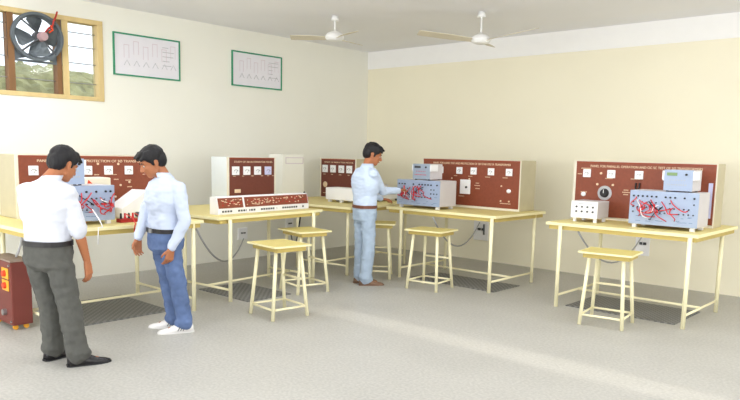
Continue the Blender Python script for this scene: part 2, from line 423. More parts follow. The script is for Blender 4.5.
# ------------------------------------------------------------------ instrument cabinets
def meter(t, x, z, s=.045, m=None, y=0.0):
    b = MB(); b.box(x-s, x+s, y-.018, y, z-s, z+s); o = b.build('meter', m or METERF, t, bevel=.004)
    d = MB(); d.tube([(x-s*.6, y-.0195, z-s*.1), (x-s*.3, y-.0195, z+s*.22), (x+s*.3, y-.0195, z+s*.22), (x+s*.6, y-.0195, z-s*.1)], .0022, 5)
    d.cyl((x, y-.0195, z-s*.55), (x+s*.35, y-.0195, z+s*.1), .0018, n=5); d.build('dial_scale', DARKG, o)
    return o
def cabinet(label, loc, rz, W, H, D, meters, title, brown, frame=.028, mtop=.14, msize=.045, tscale=None, side=CABSIDE, front=CAB, bx=(None, None)):
    t = thing('instrument_panel', label, 'instrument panel', loc, rz, 'meter panels along the walls')
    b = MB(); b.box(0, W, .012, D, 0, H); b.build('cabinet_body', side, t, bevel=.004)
    b = MB(); b.box(0, W, 0, .012, 0, H); b.build('front_frame', front, t)
    x0 = frame if bx[0] is None else bx[0]; x1 = W-frame*.35 if bx[1] is None else bx[1]
    MB().box(x0, x1, -.006, 0, frame, H-.006).build('face_plate', brown, t)
    MB().box(x0, x1, -.009, -.006, H-.022, H-.006).build('top_strip', RUST, t)
    for mx_, mm in meters: meter(t, mx_, H-mtop, msize, mm, -.006)
    text_part('title_lettering', title, .036 if not tscale else tscale, LETTER, t, ((x0+x1)/2 + .02, -.0075, H-.058), (x1-x0)*(.80 if not tscale else .86))
    return t, x0, x1
def terminals(t, pts, r=.007, m=LETTER, name='terminal', y=-.006):
    for x, z in pts:
        MB().cyl((x, y, z), (x, y-.012, z), r, n=8).build(name, m, t)
def label_marks(t, rows, m=LETTER, y=-.006):
    b = MB()
    for x, z, w_ in rows:
        k = 0
        while k < w_:
            b.box(x+k, x+k+.007, y-.0012, y, z-.005, z+.005); k += .011
    b.build('printed_marks', m, t)

PW = 1.53; PH = .665
t, x0, x1 = cabinet('wide maroon meter panel on the right table with a round black dial', (-3.63, 7.53, TQ), 0, PW+.015, PH-.01, .27, [(.165, METERF), (.45, METERF), (.76, METERF), (1.06, METERF)],
                    'PANEL FOR PARALLEL OPERATION AND OC SC TEST OF 3Ø TRANSFORMERS', BROWN, frame=.03)
d = MB(); d.cyl((.385, -.006, .30), (.385, -.012, .30), .082, n=40); dp = d.build('dial_plate', STEEL, t, smooth=False)
MB().cyl((.385, -.012, .30), (.385, -.045, .30), .052, .042, 28).build('dial_knob', BLACK, dp, bevel=.003)
MB().box(.382, .388, -.048, -.045, .30, .34).build('pointer', WHITE, dp)
MB().ell((.135, -.012, .275), .030, .014, .026).build('pilot_lamp', METERF, t, smooth=True)
terminals(t, [(.295, .395), (.475, .395), (.33, .52), (.345, .20), (.42, .195)], .013)
label_marks(t, [(.38, .465, .08), (.60, .345, .05), (.585, .32, .08), (.60, .295, .05), (.09, .57, .12), (.67, .47, .09), (.10, .30, .07), (.05, .505, .05)])
MB().box(1.475, 1.515, -.012, -.006, .10, .46).build('side_scale', METERL, t)
MB().tube([(.735, -.02, .43), (.735, -.03, .37), (.755, -.03, .355), (.775, -.03, .37), (.775, -.02, .43)], .009, 8).build('test_link', BLACK, t)

t, x0, x1 = cabinet('wide maroon meter panel on the middle table with a square white plate', (-5.92, 7.60, TQ), 0, PW+.02, PH-.03, .38, [(.13, METERF), (.40, METERF), (.64, METERF), (.90, METERF), (1.22, METERF), (1.32, METERF)][:0] + [(.33, METERF), (.64, METERF), (.865, METERF), (1.13, METERF), (1.395, METERF)],
                    'PANEL FOR LOAD TEST AND PROTECTION OF 3Ø STAR DELTA TRANSFORMER', BROWN, frame=.03, mtop=.15)
d = MB(); d.box(.66, .82, -.02, -.006, .18, .37); dp = d.build('white_plate', METERF, t, bevel=.004)
MB().cyl((.765, -.02, .27), (.765, -.035, .27), .014, n=16).build('switch_knob', BLACK, dp)
MB().ell((1.40, -.012, .25), .032, .014, .026).build('pilot_lamp', METERF, t, smooth=True)
terminals(t, [(1.29, .31), (1.29, .12), (1.41, .12), (.52, .38), (.80, .38)], .010)
label_marks(t, [(.90, .33, .05), (.88, .30, .08), (.90, .26, .06), (.64, .15, .08), (.55, .415, .05), (1.04, .415, .07), (1.30, .415, .07), (1.28, .09, .15), (.78, .415, .06)])

t, x0, x1 = cabinet('wide maroon meter panel on the far left table behind the two men', (-6.80, 2.55, TQ), PI/2, PW, PH-.06, .42, [(.16, METERF), (.43, METERF), (.70, METERF), (.915, METERF), (1.125, METERF), (1.38, METERF)][:0] + [(.16, METERF), (.42, METERF), (.69, METERF), (.91, METERF), (1.135, METERF), (1.37, METERF)],
                    'PANEL FOR STUDY AND PROTECTION OF 3Ø TRANSFORMERS', BROWN, frame=.03, mtop=.15)
terminals(t, [(.80, .52), (1.02, .52), (1.14, .33), (.92, .25), (1.20, .20), (1.04, .30), (.98, .18)], .011)
label_marks(t, [(.66, .41, .07), (.76, .41, .05), (.88, .41, .06), (.95, .41, .05), (1.10, .35, .06), (1.30, .41, .06), (.97, .36, .05), (1.12, .28, .05)])

# narrow dark panel on the console table (bluish white side) and the plain white cabinet beyond it
t, x0, x1 = cabinet('narrow dark brown four meter panel behind the long low console, bluish white side', (-6.86, 5.00, TQ), math.radians(91), .765, .605, .32,
                    [(.115, METERF), (.285, METERF), (.455, METERF), (.625, METERL)], 'STUDY OF 3Ø ALTERNATOR PANEL', BROWN_D, frame=.03, mtop=.165, msize=.052, tscale=.03, side=BLUEWHITE, front=CAB, bx=(.030, .735))
MB().box(.10, .19, -.018, -.006, .17, .215).build('switch_plate', LETTER, t, bevel=.004)
label_marks(t, [(.08, .375, .04), (.22, .375, .03), (.36, .375, .04), (.52, .375, .03), (.62, .375, .03), (.70, .375, .03)])
t = thing('white_cabinet', 'plain white cabinet with a printed label frame, on the corner table', 'cabinet', (-7.42, 6.345, TQ), PI/2)
MB().box(0, .41, .0, .30, 0, .645).build('cabinet_body', mat('off white cabinet', (240,239,230), .6, var=.01), t, bevel=.006)
f = MB()
for a in ((.06, .39, .595, .603), (.06, .39, .515, .523), (.06, .068, .515, .603), (.382, .39, .515, .603)): f.box(a[0], a[1], -.003, 0, a[2], a[3])
f.build('label_frame', SCRIB, t)
t, x0, x1 = cabinet('narrow dark brown four meter panel in the far corner beside the man in pale blue', (-7.72, 7.36, TQ), 0, .76, .595, .28,
                    [(.13, METERF), (.30, METERF), (.475, METERF), (.64, METERF)], 'STUDY OF INDUCTION MOTOR', BROWN_D, frame=.012, mtop=.155, msize=.055, tscale=.028, bx=(.035, .745))
MB().ell((.13, -.012, .20), .045, .016, .045).build('pilot_lamp', LETTER, t, smooth=True)
label_marks(t, [(.08, .355, .05), (.25, .355, .04), (.42, .355, .05), (.60, .355, .04), (.08, .07, .09)])

# long low console on the second table
t = thing('meter_console', 'long low white console with brown terminal strips on the left wall table', 'console', (-6.075, 4.31, TQ), A5)
L_ = 1.42
b = MB(); prof = [(0, 0), (0, .062), (.028, .180), (.045, .187), (.14, .187), (.14, 0)]
b.rings([[V((0, y, z)) for y, z in prof], [V((L_, y, z)) for y, z in prof]]); b.build('console_body', WHITE, t, bevel=.003)
ang = math.atan2(.028, .118)
def slopebox(mb, xa, xb, s0, s1, th):   # plate lying on the sloping front
    n_ = V((0, -math.cos(ang), math.sin(ang))); u_ = V((0, math.sin(ang), math.cos(ang))); o_ = V((0, 0, .062))
    vs = [V((x, 0, 0)) + o_ + u_*s + n_*q for q in (0, th) for x, s in ((xa, s0), (xb, s0), (xb, s1), (xa, s1))]
    mb.rings([vs[:4], vs[4:]])
m_ = MB(); slopebox(m_, .008, .355, .004, .116, .004); s1 = m_.build('terminal_strip', BROWN, t)
m_ = MB(); slopebox(m_, .385, L_-.015, .004, .116, .004); s2 = m_.build('terminal_strip', BROWN, t)
rnd = random.Random(3)
for st, xa, xb, nn in ((s1, .05, .33, 24), (s2, .41, L_-.05, 66)):
    for mname, mm in (('printed_marks', LETTER), ('printed_marks', REDP)):
        q = MB()
        for k in range(nn):
            xx = xa + (xb-xa)*rnd.random(); ss = .025+.07*rnd.random(); slopebox(q, xx, xx+.008+.02*rnd.random(), ss, ss+.008, .006)
        q.build(mname, mm, st)
q = MB()
for k in range(34):
    xx = .05 + k*.038
    if k % 9 in (4, 5): continue
    q.box(xx, xx+.026, -.003, 0, .022, .042)
q.build('printed_marks', DARKG, t)
for xx in (.40, .83, .01, 1.24): MB().box(xx, xx+.035, -.006, .0, .008, .058).build('foot_bracket', WHITE, t)
MB().tube([(L_-.02, .08, .17), (L_+.005, .08, .20), (L_+.02, .07, .17), (L_+.012, .05, .13)], .008, 8).build('clip', BLACK, t)
MB().tube([(L_-.03, .03, .13), (L_+.012, .03, .14), (L_+.02, .03, .09)], .006, 8).build('clip_lead', RED, t)

# trainer kits with patch leads
def trainer(label, loc, rz, seed, W=.68, H=.345, D=.34, crowd=18, cc=.34):
    rnd = random.Random(seed)
    t = thing('trainer_kit', label, 'trainer kit', loc, rz, 'pale blue trainer kits with red leads')
    MB().box(0, W, .012, D, .035, H).build('case', KITGREY, t, bevel=.006)
    MB().box(0, W, 0, .012, .035, H).build('front_panel', KITBLUE, t, bevel=.002)
    for x in (.03, W-.07):
        for y in (.02, D-.06): MB().box(x, x+.04, y, y+.04, 0, .035).build('foot', WHITE, t)
    for j, z in enumerate((H-.055, H-.115, H-.165, H-.215)):
        q = MB()
        for k in range(14):
            if rnd.random() < .28: continue
            x = .04+k*(W-.08)/13
            q.cyl((x, 0, z), (x, -.010, z), .0075 if j else .0095, n=8)
        q.build('socket_row', BLACK if j % 2 == 0 else DARKG, t)
    q = MB()
    for k in range(16):
        x = .03+rnd.random()*(W-.1); z = .06+rnd.random()*.09; q.box(x, x+.02+.05*rnd.random(), -.0012, 0, z, z+.004)
    q.build('printed_marks', mat('kit blue print', (96,120,158), .6, var=0), t)
    for k in range(crowd):
        c = cc + .5*(k/crowd - .5)
        x0_ = W*(c + rnd.uniform(-.16, .12)); x1_ = x0_ + rnd.uniform(-.14, .20); z0_ = H-.06-rnd.random()*.11; z1_ = .08+rnd.random()*.14
        x1_ = min(max(x1_, .04), W-.05); sag = rnd.uniform(.0, .05); x0_ = max(x0_, .04)
        pts = []
        for i in range(9):
            u = i/8; bl = math.sin(PI*u)
            pts.append((x0_+(x1_-x0_)*u + .02*math.sin(6*u+k), -.006-.045*bl*(.5+.5*rnd.random()), max(.05, z0_+(z1_-z0_)*u - sag*bl)))
        mm = RED if k % 5 else (BLACK if k % 2 else WHITE)
        MB().tube(pts, .0048, 6).build('patch_lead', mm, t, smooth=True, label={RED: 'red patch lead', BLACK: 'black patch lead', WHITE: 'white patch lead'}[mm])
    return t
trainer('pale blue trainer kit with tangled red leads on the right table', (-2.745, 6.99, TQ), 0, 11, W=.665, H=.375, D=.34)
trainer('pale blue trainer kit with red leads the man in pale blue is touching', (-5.80, 6.93, TQ), 0, 12, W=.69, H=.36, D=.36)
trainer('pale blue trainer kit with red leads on the far left table between two men', (-5.93, 2.415, TQ), PI/2, 13, W=.66, H=.35, D=.33, cc=.70)

def supply(label, loc, rz, W, H, D, disp=True, face=KITBLUE):
    t = thing('power_supply', label, 'power supply', loc, rz, 'small units on top of the trainer kits')
    MB().box(0, W, .01, D, .012, H).build('case', KITGREY, t, bevel=.004)
    MB().box(0, W, 0, .01, .012, H).build('front_panel', face, t)
    for s_ in (-1, 1):
        x = -.02 if s_ < 0 else W
        MB().box(x, x+.02, .0, D*.55, H*.55, H-.01).build('side_bracket', WHITE, t, bevel=.003)
    MB().box(W*.10, W*.46, -.004, 0, H*.74, H*.88).build('display', LCD if disp else DARKG, t)
    MB().cyl((W*.78, 0, H*.80), (W*.78, -.012, H*.80), .011, n=12).build('knob', BLACK, t)
    q = MB()
    for k in range(9): q.box(W*(.12+.08*k), W*(.12+.08*k)+.010, -.002, 0, H*.30, H*.36)
    for k in range(6): q.box(W*(.2+.1*k), W*(.2+.1*k)+.012, -.002, 0, H*.52, H*.56)
    q.build('printed_marks', SCRIBG if disp else RED, t)
    for x in (.02, W-.04):
        for y in (.02, D-.04): MB().box(x, x+.02, y, y+.02, 0, .012).build('foot', BLACK, t)
    return t
supply('small power supply with a green display on top of the right trainer kit', (-2.425, 7.0, TQ+.376), 0, .27, .215, .27)
supply('small grey unit on top of the middle trainer kit beside the man in pale blue', (-5.56, 6.95, TQ+.361), 0, .27, .205, .27, False, mat('greyer blue panel', (158,172,190), .5, var=.02))
supply('small bluish unit on top of the far left trainer kit behind the man in white', (-5.95, 2.60, TQ+.351), PI/2, .21, .235, .16, True)

t = thing('terminal_box', 'small white box with eight black sockets at the left end of the right table', 'box', (-3.395, 7.02, TQ))
MB().box(0, .30, .01, .29, .045, .225).build('case', KITGREY, t, bevel=.005)
MB().box(0, .30, 0, .01, .045, .225).build('front_panel', WHITE, t)
for x in (.02, .25):
    for y in (.02, .24): MB().box(x, x+.03, y, y+.03, 0, .045).build('foot', WHITE, t)
for k in range(4):
    for z in (.115, .165): MB().cyl((.065+.062*k, 0, z), (.065+.062*k, -.012, z), .010, n=10).build('socket', DARKG, t)
MB().box(.08, .24, -.0015, 0, .195, .201).build('printed_marks', SCRIBG, t)

t = thing('terminal_box', 'long white box on feet on the corner table, left of the man in pale blue', 'box', (-6.95, 6.74, TQ))
MB().box(0, .60, .0, .24, .035, .20).build('case', WHITE, t, bevel=.005)
for x in (.03, .26, .53):
    for y in (.02, .18): MB().box(x, x+.04, y, y+.04, 0, .035).build('foot', WHITE, t)
t = thing('terminal_box', 'low white box on the corner table, right of the man in pale blue', 'box', (-6.50, 7.36, TQ), PI/2)
MB().box(0, .48, .0, .24, .03, .165).build('case', WHITE, t, bevel=.005)
MB().box(.02, .26, .05, .2, .166, .24).build('upper_case', KITGREY, t, bevel=.005)
for x in (.02, .42):
    for y in (.02, .18): MB().box(x, x+.03, y, y+.03, 0, .03).build('foot', BLACK, t)

# cream meter box behind the left trainer, sloped white cover and small parts beside it
t = thing('meter_box', 'cream meter box with a red pointer mark behind the far left trainer kit', 'meter', (-6.33, 2.98, TQ), PI/2)
MB().box(0, .27, 0, .22, .0, .40).build('case', CAB, t, bevel=.01)
b = MB(); b.prism_y([(.03, .33), (.085, .345), (.045, .38)], -.004, 0); b.build('pointer_mark', ORED, t)
MB().box(.10, .24, -.003, 0, .29, .30).build('dial_scale', SCRIBG, t)
t = thing('sloped_machine_cover', 'white sloped cover on the far left table beside the man in blue jeans', 'machine cover', (-6.28, 3.33, TQ), PI/2)
b = MB(); b.prism_y([(0, 0), (.40, 0), (.40, .26), (.26, .27), (0, .10)], 0, .28); b.build('cover', WHITE, t, bevel=.006)
t = thing('wire_wound_resistor', 'grey cylindrical resistor coils on the far left table front', 'resistor', (-5.95, 3.36, TQ), PI/2)
for k in range(3): MB().cyl((.055*k+.03, .0, .055), (.055*k+.03, .16, .055), .024, n=16).build('coil', [DARKG, CABSIDE, DARKG][k], t, smooth=False)
MB().box(0, .17, 0, .16, 0, .032).build('base_plate', CABSIDE, t)
t = thing('terminal_block', 'small red and black terminal block on the far left table', 'terminal block', (-5.93, 3.13, TQ), PI/2)
MB().box(0, .17, 0, .09, 0, .035).build('base_plate', REDP, t, bevel=.004)
for k in range(4): MB().cyl((.025+.04*k, .045, .035), (.025+.04*k, .045, .085), .012, .008, 10).build('terminal', RED if k % 2 else BLACK, t)
for k, (x0_, y0_, mm) in enumerate(((-5.86, 3.14, RED), (-5.88, 3.24, RED), (-5.86, 3.44, WHITE), (-5.80, 2.80, WHITE))):
    o = MB().tube([(x0_, y0_, TQ+.09 if k < 3 else TQ+.15), (x0_+.09, y0_+.02, TQ+.06), (x0_+.16, y0_+.01, TQ+.008), (-5.672+.012, y0_-.02, TQ+.003), (-5.655, y0_-.03, TZ-.05-.03*k)], .005, 8).build('loose_lead', mm, smooth=True)
    tag(o, ['red lead drooping over the far left table edge beside the kit', 'red lead hanging over the table edge below the terminal block', 'white lead over the table edge beside the resistor coils', 'white lead looping in front of the far left trainer kit'][k], 'lead')

# red control box at the left edge
t = thing('control_box', 'maroon control box with two orange switches on the floor at the left edge', 'control box', (-6.62, 2.225, 0))
MB().box(0, .485, 0, .17, .045, .60).build('case', mat('maroon box paint', (116,54,46), .5, var=.06), t, bevel=.008)
MB().box(-.004, .489, -.004, .174, .60, .615).build('lid', mat('box lid grey brown', (150,132,120), .5, var=.05), t, bevel=.004)
for z in (.495, .39):
    for x in (.06, .30):
        p_ = MB().box(x, x+.14, -.008, 0, z-.047, z+.047).build('switch_plate', ORANGE, t, bevel=.004)
        MB().cyl((x+.07, -.008, z), (x+.07, -.03, z), .030, .024, 16).build('switch_knob', ORED, p_)
MB().cyl((.34, 0, .15), (.34, -.03, .15), .028, n=14).build('socket', STEEL, t)
terminals(t, [(.46, .57), (.46, .08), (.02, .08)], .008, STEEL, 'screw', 0)
for x in (.05, .43):
    for y in (.04, .13):
        c = MB().cyl((x-.01, y, .022), (x+.01, y, .022), .022, n=16).build('caster', ORANGE, t)

# ------------------------------------------------------------------ sockets and cords
def wsock(label, loc, rz, w_, h_, group='wall sockets below the tables'):
    t = thing('wall_socket', label, 'socket', loc, rz, group)
    MB().box(-w_/2, w_/2, -.018, 0, -h_/2, h_/2).build('plate', WHITE, t, bevel=.004)
    for x in (-.22, .05): MB().box(x*w_, x*w_+.22*w_, -.024, -.018, .0, .12*h_).build('switch_rocker', DARKG, t)
    return t
wsock('white switch plate on the left wall under the console table, nearer the camera', (XL, 6.19, .375), PI/2, .17, .17)
wsock('white switch plate on the left wall under the console table, farther along', (XL, 7.10, .46), PI/2, .15, .17)
wsock('white switch board on the back wall under the middle table', (-5.72, YB, .46), 0, .26, .30)
wsock('white switch board on the back wall under the right table', (-3.27, YB, .50), 0, .18, .28)
def cord(label, a, b, sag, mm=CORD, r=.010, side=0):
    pts = []
    for i in range(15):
        u = i/14; p_ = V(a).lerp(V(b), u); p_.z -= sag*4*u*(1-u); pts.append(p_)
    o = MB().tube(pts, r, 8).build('electric_cable', mm, smooth=True); tag(o, label, 'cable', 'cables to the wall sockets'); return o
cord('grey power cord drooping from the far left table end to the wall switch plate', (-5.77, 3.83, TZ-.085), (XL+.03, 6.19, .30), .33)
cord('grey power cord drooping behind the middle stool to the back wall board', (-5.10, 6.80, TZ-.085), (-5.74, YB-.03, .58), .36)
cord('grey power cord drooping behind the right stool to the back wall board', (-3.19, 6.80, TZ-.085), (-3.27, YB-.03, .62), .34)
cord('black power cord hanging under the console table to the farther switch plate', (-6.10, 5.50, TZ-.085), (XL+.03, 7.10, .40), .30, BLACK, .009)
cord('grey power cord hanging down behind the legs of the man in white at far left', (-6.10, 2.32, TZ-.085), (-6.2, 2.30, .64), .02)
for k, (p0, p1) in enumerate((((-5.66, YB-.03, .56), (-5.65, YB-.04, .40)),)):
    o = MB().cyl(p0, p1, .014, n=10).build('plug', DARKG); tag(o, 'dark plug hanging from the switch board under the middle table', 'plug')

# ------------------------------------------------------------------ ceiling fans
def cfan(label, x, y, zm, az, up=0, R=.62):
    t = thing('ceiling_fan', label, 'fan', (x, y, zm), az, 'ceiling fans')
    h = HC-zm
    MB().cyl((0, 0, h), (0, 0, h-.06), .035, .055, 20).build('canopy', FANWHITE, t, smooth=True)
    MB().cyl((0, 0, h-.06), (0, 0, .05), .012, n=12).build('down_rod', FANWHITE, t, smooth=True)
    MB().tube([(0, 0, .075), (0, 0, .055), (0, 0, .025), (0, 0, -.01), (0, 0, -.035), (0, 0, -.05)], [.03, .08, .115, .12, .10, .05], 28).build('motor_housing', FANWHITE, t, smooth=True)
    for k in range(3):
        a = 2*PI*k/3; c, s_ = math.cos(a), math.sin(a); b = MB(); rows = []
        for r, wd in ((.10, .03), (.20, .045), (.30, .062), (.5, .068), (R, .060)):
            rows.append([V((r*c - wd*q*s_, r*s_ + wd*q*c, q*.016 - .012 + dz + up*r)) for dz, qs in ((-.003, (-1, 0, 1)), (.003, (1, 0, -1))) for q in qs])
        b.rings(rows); b.build('fan_blade', FANBLADE, t)
    return t
cfan('white ceiling fan with three beige blades above the middle table', -4.742, 7.152, 2.965, math.radians(114), up=.07, R=.78)
cfan('pale ceiling fan farther left, its blades washed out against the ceiling', -6.35, 6.28, 3.03, math.radians(100), R=.56)

# ------------------------------------------------------------------ ceiling tube lights added out of view to even out the room's brightness
FILL_TUBE = mat('fluorescent tube', (250,252,255), .4, var=0, emit=9.0)
FILL_TUBES = ((-6.9, 2.6), (-5.1, 4.2), (-3.1, 5.4), (-1.1, 6.4), (-5.4, 1.6), (-3.2, 3.0), (-1.0, 4.2))
for i, (x, y) in enumerate(FILL_TUBES):
    t = thing('tube_light', ['ceiling tube light over the far left table, just beyond the top of the picture', 'ceiling tube light in front of the console table', 'ceiling tube light in front of the middle table', 'ceiling tube light in front of the right table', 'ceiling tube light over the man in white, nearer the camera', 'ceiling tube light over the open floor in the middle of the room', 'ceiling tube light over the open floor towards the right wall'][i], 'light', (x, y, HC))
    MB().box(-.62, .62, -.04, .04, -.05, 0).build('batten', FANWHITE, t)
    MB().cyl((-.59, 0, -.07), (.59, 0, -.07), .018, n=12).build('tube', FILL_TUBE, t, smooth=True)

# ------------------------------------------------------------------ people
SKIN = mat('brown skin', (168,108,74), .55, var=.04, scale=12)
SKIN2 = mat('warm brown skin', (172,110,74), .55, var=.04, scale=12)
HAIR = mat('black hair', (18,16,20), .6, var=.3, scale=40, stretch=(1,1,.3))
EYEW = mat('eye white', (205,196,188), .5, var=0)
LIPS = mat('lips', (158,92,78), .5, var=0)
SHIRTW = mat('white shirt cotton', (206,209,219), .85, var=.02, bump=.25, bscale=14)
SHIRTB = mat('pale blue white shirt', (197,207,227), .85, var=.02, bump=.25, bscale=14)
SHIRTC = mat('pale sky blue shirt', (198,213,236), .85, var=.03, bump=.25, bscale=14)
TROUS = mat('charcoal trouser cloth', (84,84,80), .85, var=.12, scale=20, bump=.25, bscale=18)
JEANS = mat('blue denim', (90,110,150), .85, var=.3, scale=6, bump=.2, bscale=60)
JEANSL = mat('light blue denim', (164,181,200), .85, var=.08, scale=8, bump=.2, bscale=60)
BELTB = mat('black belt leather', (36,34,36), .4, var=0)
BELTC = mat('brown belt leather', (112,68,52), .4, var=0)
SHOEB = mat('black shoe leather', (34,32,34), .25, var=0)
SHOEW = mat('white trainer leather', (228,226,224), .5, var=.04)
SHOEC = mat('tan brown shoe leather', (122,94,74), .5, var=.06)

def remeshed(mb, voxel, smooth=2, wrinkle=0, seed=0, wsc=(9, 9, 22)):
    me = mb.mesh('tmp'); o = bpy.data.objects.new('tmp', me); COL.objects.link(o)
    md = o.modifiers.new('r', 'REMESH'); md.mode = 'VOXEL'; md.voxel_size = voxel; md.adaptivity = 0
    bpy.context.view_layer.update()
    out = bpy.data.meshes.new_from_object(o.evaluated_get(bpy.context.evaluated_depsgraph_get()))
    bpy.data.objects.remove(o); bpy.data.meshes.remove(me)
    bm = bmesh.new(); bm.from_mesh(out)
    for _ in range(smooth): bmesh.ops.smooth_vert(bm, verts=bm.verts, factor=.5, use_axis_x=True, use_axis_y=True, use_axis_z=True)
    if wrinkle:
        bm.normal_update()
        for v in bm.verts:
            p_ = V((v.co.x*wsc[0], v.co.y*wsc[1], v.co.z*wsc[2])) + V((seed, seed*.7, 0))
            d = noise.noise(p_) + .5*noise.noise(p_*2.1)
            v.co += v.normal*d*wrinkle
    bm.to_mesh(out); bm.free()
    return out
def hand(mb, w, d, pn, ts, curl=.35, k=1.0):
    """w wrist, d pointing to the fingers, pn palm normal (fingers curl towards it), ts thumb side"""
    d = V(d).normalized(); pn = V(pn); pn = (pn - d*pn.dot(d)).normalized(); ts = V(ts); ts = (ts - d*ts.dot(d) - pn*ts.dot(pn)).normalized(); w = V(w)
    for a in (-.030, -.010, .010, .030):                          # palm
        mb.cap(w + ts*a*.6*k, w + d*.088*k + ts*a*k, .0155*k, .0135*k, 10)
    mb.cap(w + ts*.018*k + d*.01*k, w + ts*.03*k + d*.05*k + pn*.008, .016*k, .014*k, 10)
    for j, (a, ln) in enumerate(((.033, .070), (.011, .080), (-.011, .074), (-.032, .058))):
        p_ = w + d*.086*k + ts*a*k; q = d.copy(); c_ = curl*(1+.12*j)
        for i, (f, r) in enumerate(((.45, .0092), (.32, .0084), (.23, .0074))):
            q = (q*math.cos(c_*(.7+.5*i)) + (pn*math.cos(0))*math.sin(c_*(.7+.5*i))).normalized() if i == 0 else (q + pn*math.tan(min(c_, 1.0))*.9).normalized()
            e = p_ + q*ln*f*k*1.05
            mb.cap(p_, e, r*k, r*.93*k, 8); p_ = e
    p_ = w + ts*.030*k + d*.022*k; q = (d*.75 + ts*.6 + pn*.35).normalized(); e = p_ + q*.042*k; mb.cap(p_, e, .0125*k, .0105*k, 8)
    e2 = e + (d*.9 + ts*.15 + pn*.35).normalized()*.032*k; mb.cap(e, e2, .0102*k, .0086*k, 8)

def person(label, loc, az, J):
    t = thing('person', label, 'person', loc, az)
    S = {}
    h = V((J['head_dir'][0], J['head_dir'][1], 0)).normalized(); pit = math.radians(J['pitch'])
    side = V((h.y, -h.x, 0))                      # the head's right
    F = (h*math.cos(pit) - V((0, 0, 1))*math.sin(pit)).normalized(); U = side.cross(F).normalized()
    HM = Matrix((side, F, U)).transposed() * J.get('hs', 1.1)        # columns: right, forward, up
    hc = V(J['head'])
    P = lambda x, y, z: hc + HM @ V((x, y, z))
    f2 = V((J['face'][0], J['face'][1], 0)).normalized(); r2 = V((f2.y, -f2.x, 0))   # torso
    hf = V((J['hipdir'][0], J['hipdir'][1], 0)).normalized(); hr = V((hf.y, -hf.x, 0))
    def ring(c, a, b, r_, f_, tilt=0, n=28, e=2.5):
        out = []
        for k in range(n):
            th = 2*PI*k/n; cx, sy = math.cos(th), math.sin(th)
            x = math.copysign(abs(cx)**(2/e), cx)*a; y = math.copysign(abs(sy)**(2/e), sy)*b
            out.append(V(c) + r_*x + f_*y + V((0, 0, 1))*(tilt*y))
        return out
    # ---- body, one continuous mesh
    B = MB()
    B.ell(P(0, -.012, .028), .074, .094, .088, HM, 20, 14)        # cranium
    B.ell(P(0, .020, -.030), .060, .070, .080, HM, 18, 12)        # face
    B.ell(P(0, .050, -.085), .030, .030, .024, HM)                # chin
    B.cap(P(-.042, .0, -.062), P(-.012, .055, -.090), .022, .018); B.cap(P(.042, .0, -.062), P(.012, .055, -.090), .022, .018)
    B.cap(P(-.032, .072, .018), P(.032, .072, .018), .014, .014)  # brow
    B.cap(P(0, .082, .010), P(0, .102, -.030), .009, .0125)       # nose
    B.ell(P(.010, .094, -.034), .009, .009, .007, HM); B.ell(P(-.010, .094, -.034), .009, .009, .007, HM)
    B.cap(P(-.017, .079, -.057), P(.017, .079, -.057), .009, .009)
    B.ell(P(-.034, .060, -.022), .020, .018, .018, HM); B.ell(P(.034, .060, -.022), .020, .018, .018, HM)
    for s_ in (-1, 1):
        B.ell(P(s_*.075, -.012, -.006), .007, .017, .027, HM); B.ell(P(s_*.074, -.005, -.030), .008, .012, .014, HM)
    nb = V(J['neck']); B.cap(nb, P(0, -.030, -.050), .056, .050); B.cap(nb + f2*.02, P(0, .01, -.07), .040, .038)
    pel = V(J['pelvis']); ch = pel.lerp(nb, .68)
    for c0, a, b in ():
        pass
    B.rings([ring(pel, .135, .085, hr, hf), ring(pel.lerp(nb, .3), .120, .078, r2, f2), ring(ch, .145, .090, r2, f2), ring(pel.lerp(nb, .86), .130, .070, r2, f2), ring(nb, .05, .05, r2, f2)])
    shR = V(J['shR']); shL = V(J['shL'])
    for sd in 'RL':
        sh, el, wr = V(J['sh'+sd]), V(J['el'+sd]), V(J['wr'+sd])
        B.cap(ch + (sh-ch)*.3, sh, .05, .044); B.cap(sh, el, .044, .036); B.cap(el, wr, .038, .026)
        B.cap(el.lerp(wr, .25), wr, .038, .025)
        hd = J['hand'+sd]; hand(B, wr + V(hd[0]).normalized()*.012, hd[0], hd[1], hd[2], hd[3])
        hp, kn, an = V(J['hip'+sd]), V(J['kn'+sd]), V(J['an'+sd])
        B.cap(hp, kn, .070, .048); B.cap(kn, an, .050, .036)
        fd = V((J['foot'+sd][0], J['foot'+sd][1], 0)).normalized()
        B.cap(V((an.x, an.y, .045)) - fd*.02, V((an.x, an.y, .036)) + fd*.13, .026, .018)
    body = link('body', remeshed(B, .0048, 2), J['skin'], t, smooth=True)
    for s_ in (-1, 1):
        e = MB(); e.ell(P(s_*.031, .0765, .001), .0125, .0065, .0065, HM, 12, 8); eo = e.build('eye', EYEW, t, smooth=True)
        q = MB(); q.ell(P(s_*.031, .0805, -.001), .0065, .0035, .006, HM, 10, 6); q.build('iris', BLACK, eo, smooth=True)
        q = MB(); q.tube([P(s_*.014, .086, .021), P(s_*.032, .084, .027), P(s_*.050, .074, .020)], [.0035, .0045, .002], 8); q.build('eyebrow', HAIR, t, smooth=True)
    MB().tube([P(-.021, .083, -.060), P(0, .090, -.057), P(.021, .083, -.060)], [.003, .006, .003], 8).build('lips', LIPS, t, smooth=True)
    # ---- hair
    Hh = MB()
    Hh.ell(P(0, -.022, .050), .085, .098, .082, HM, 24, 16)
    Hh.ell(P(0, -.058, .008), .078, .064, .082, HM, 20, 14)
    for s_ in (-1, 1):
        Hh.ell(P(s_*.064, .006, .052), .022, .052, .050, HM); Hh.ell(P(s_*.069, .012, .008), .011, .014, .030, HM)
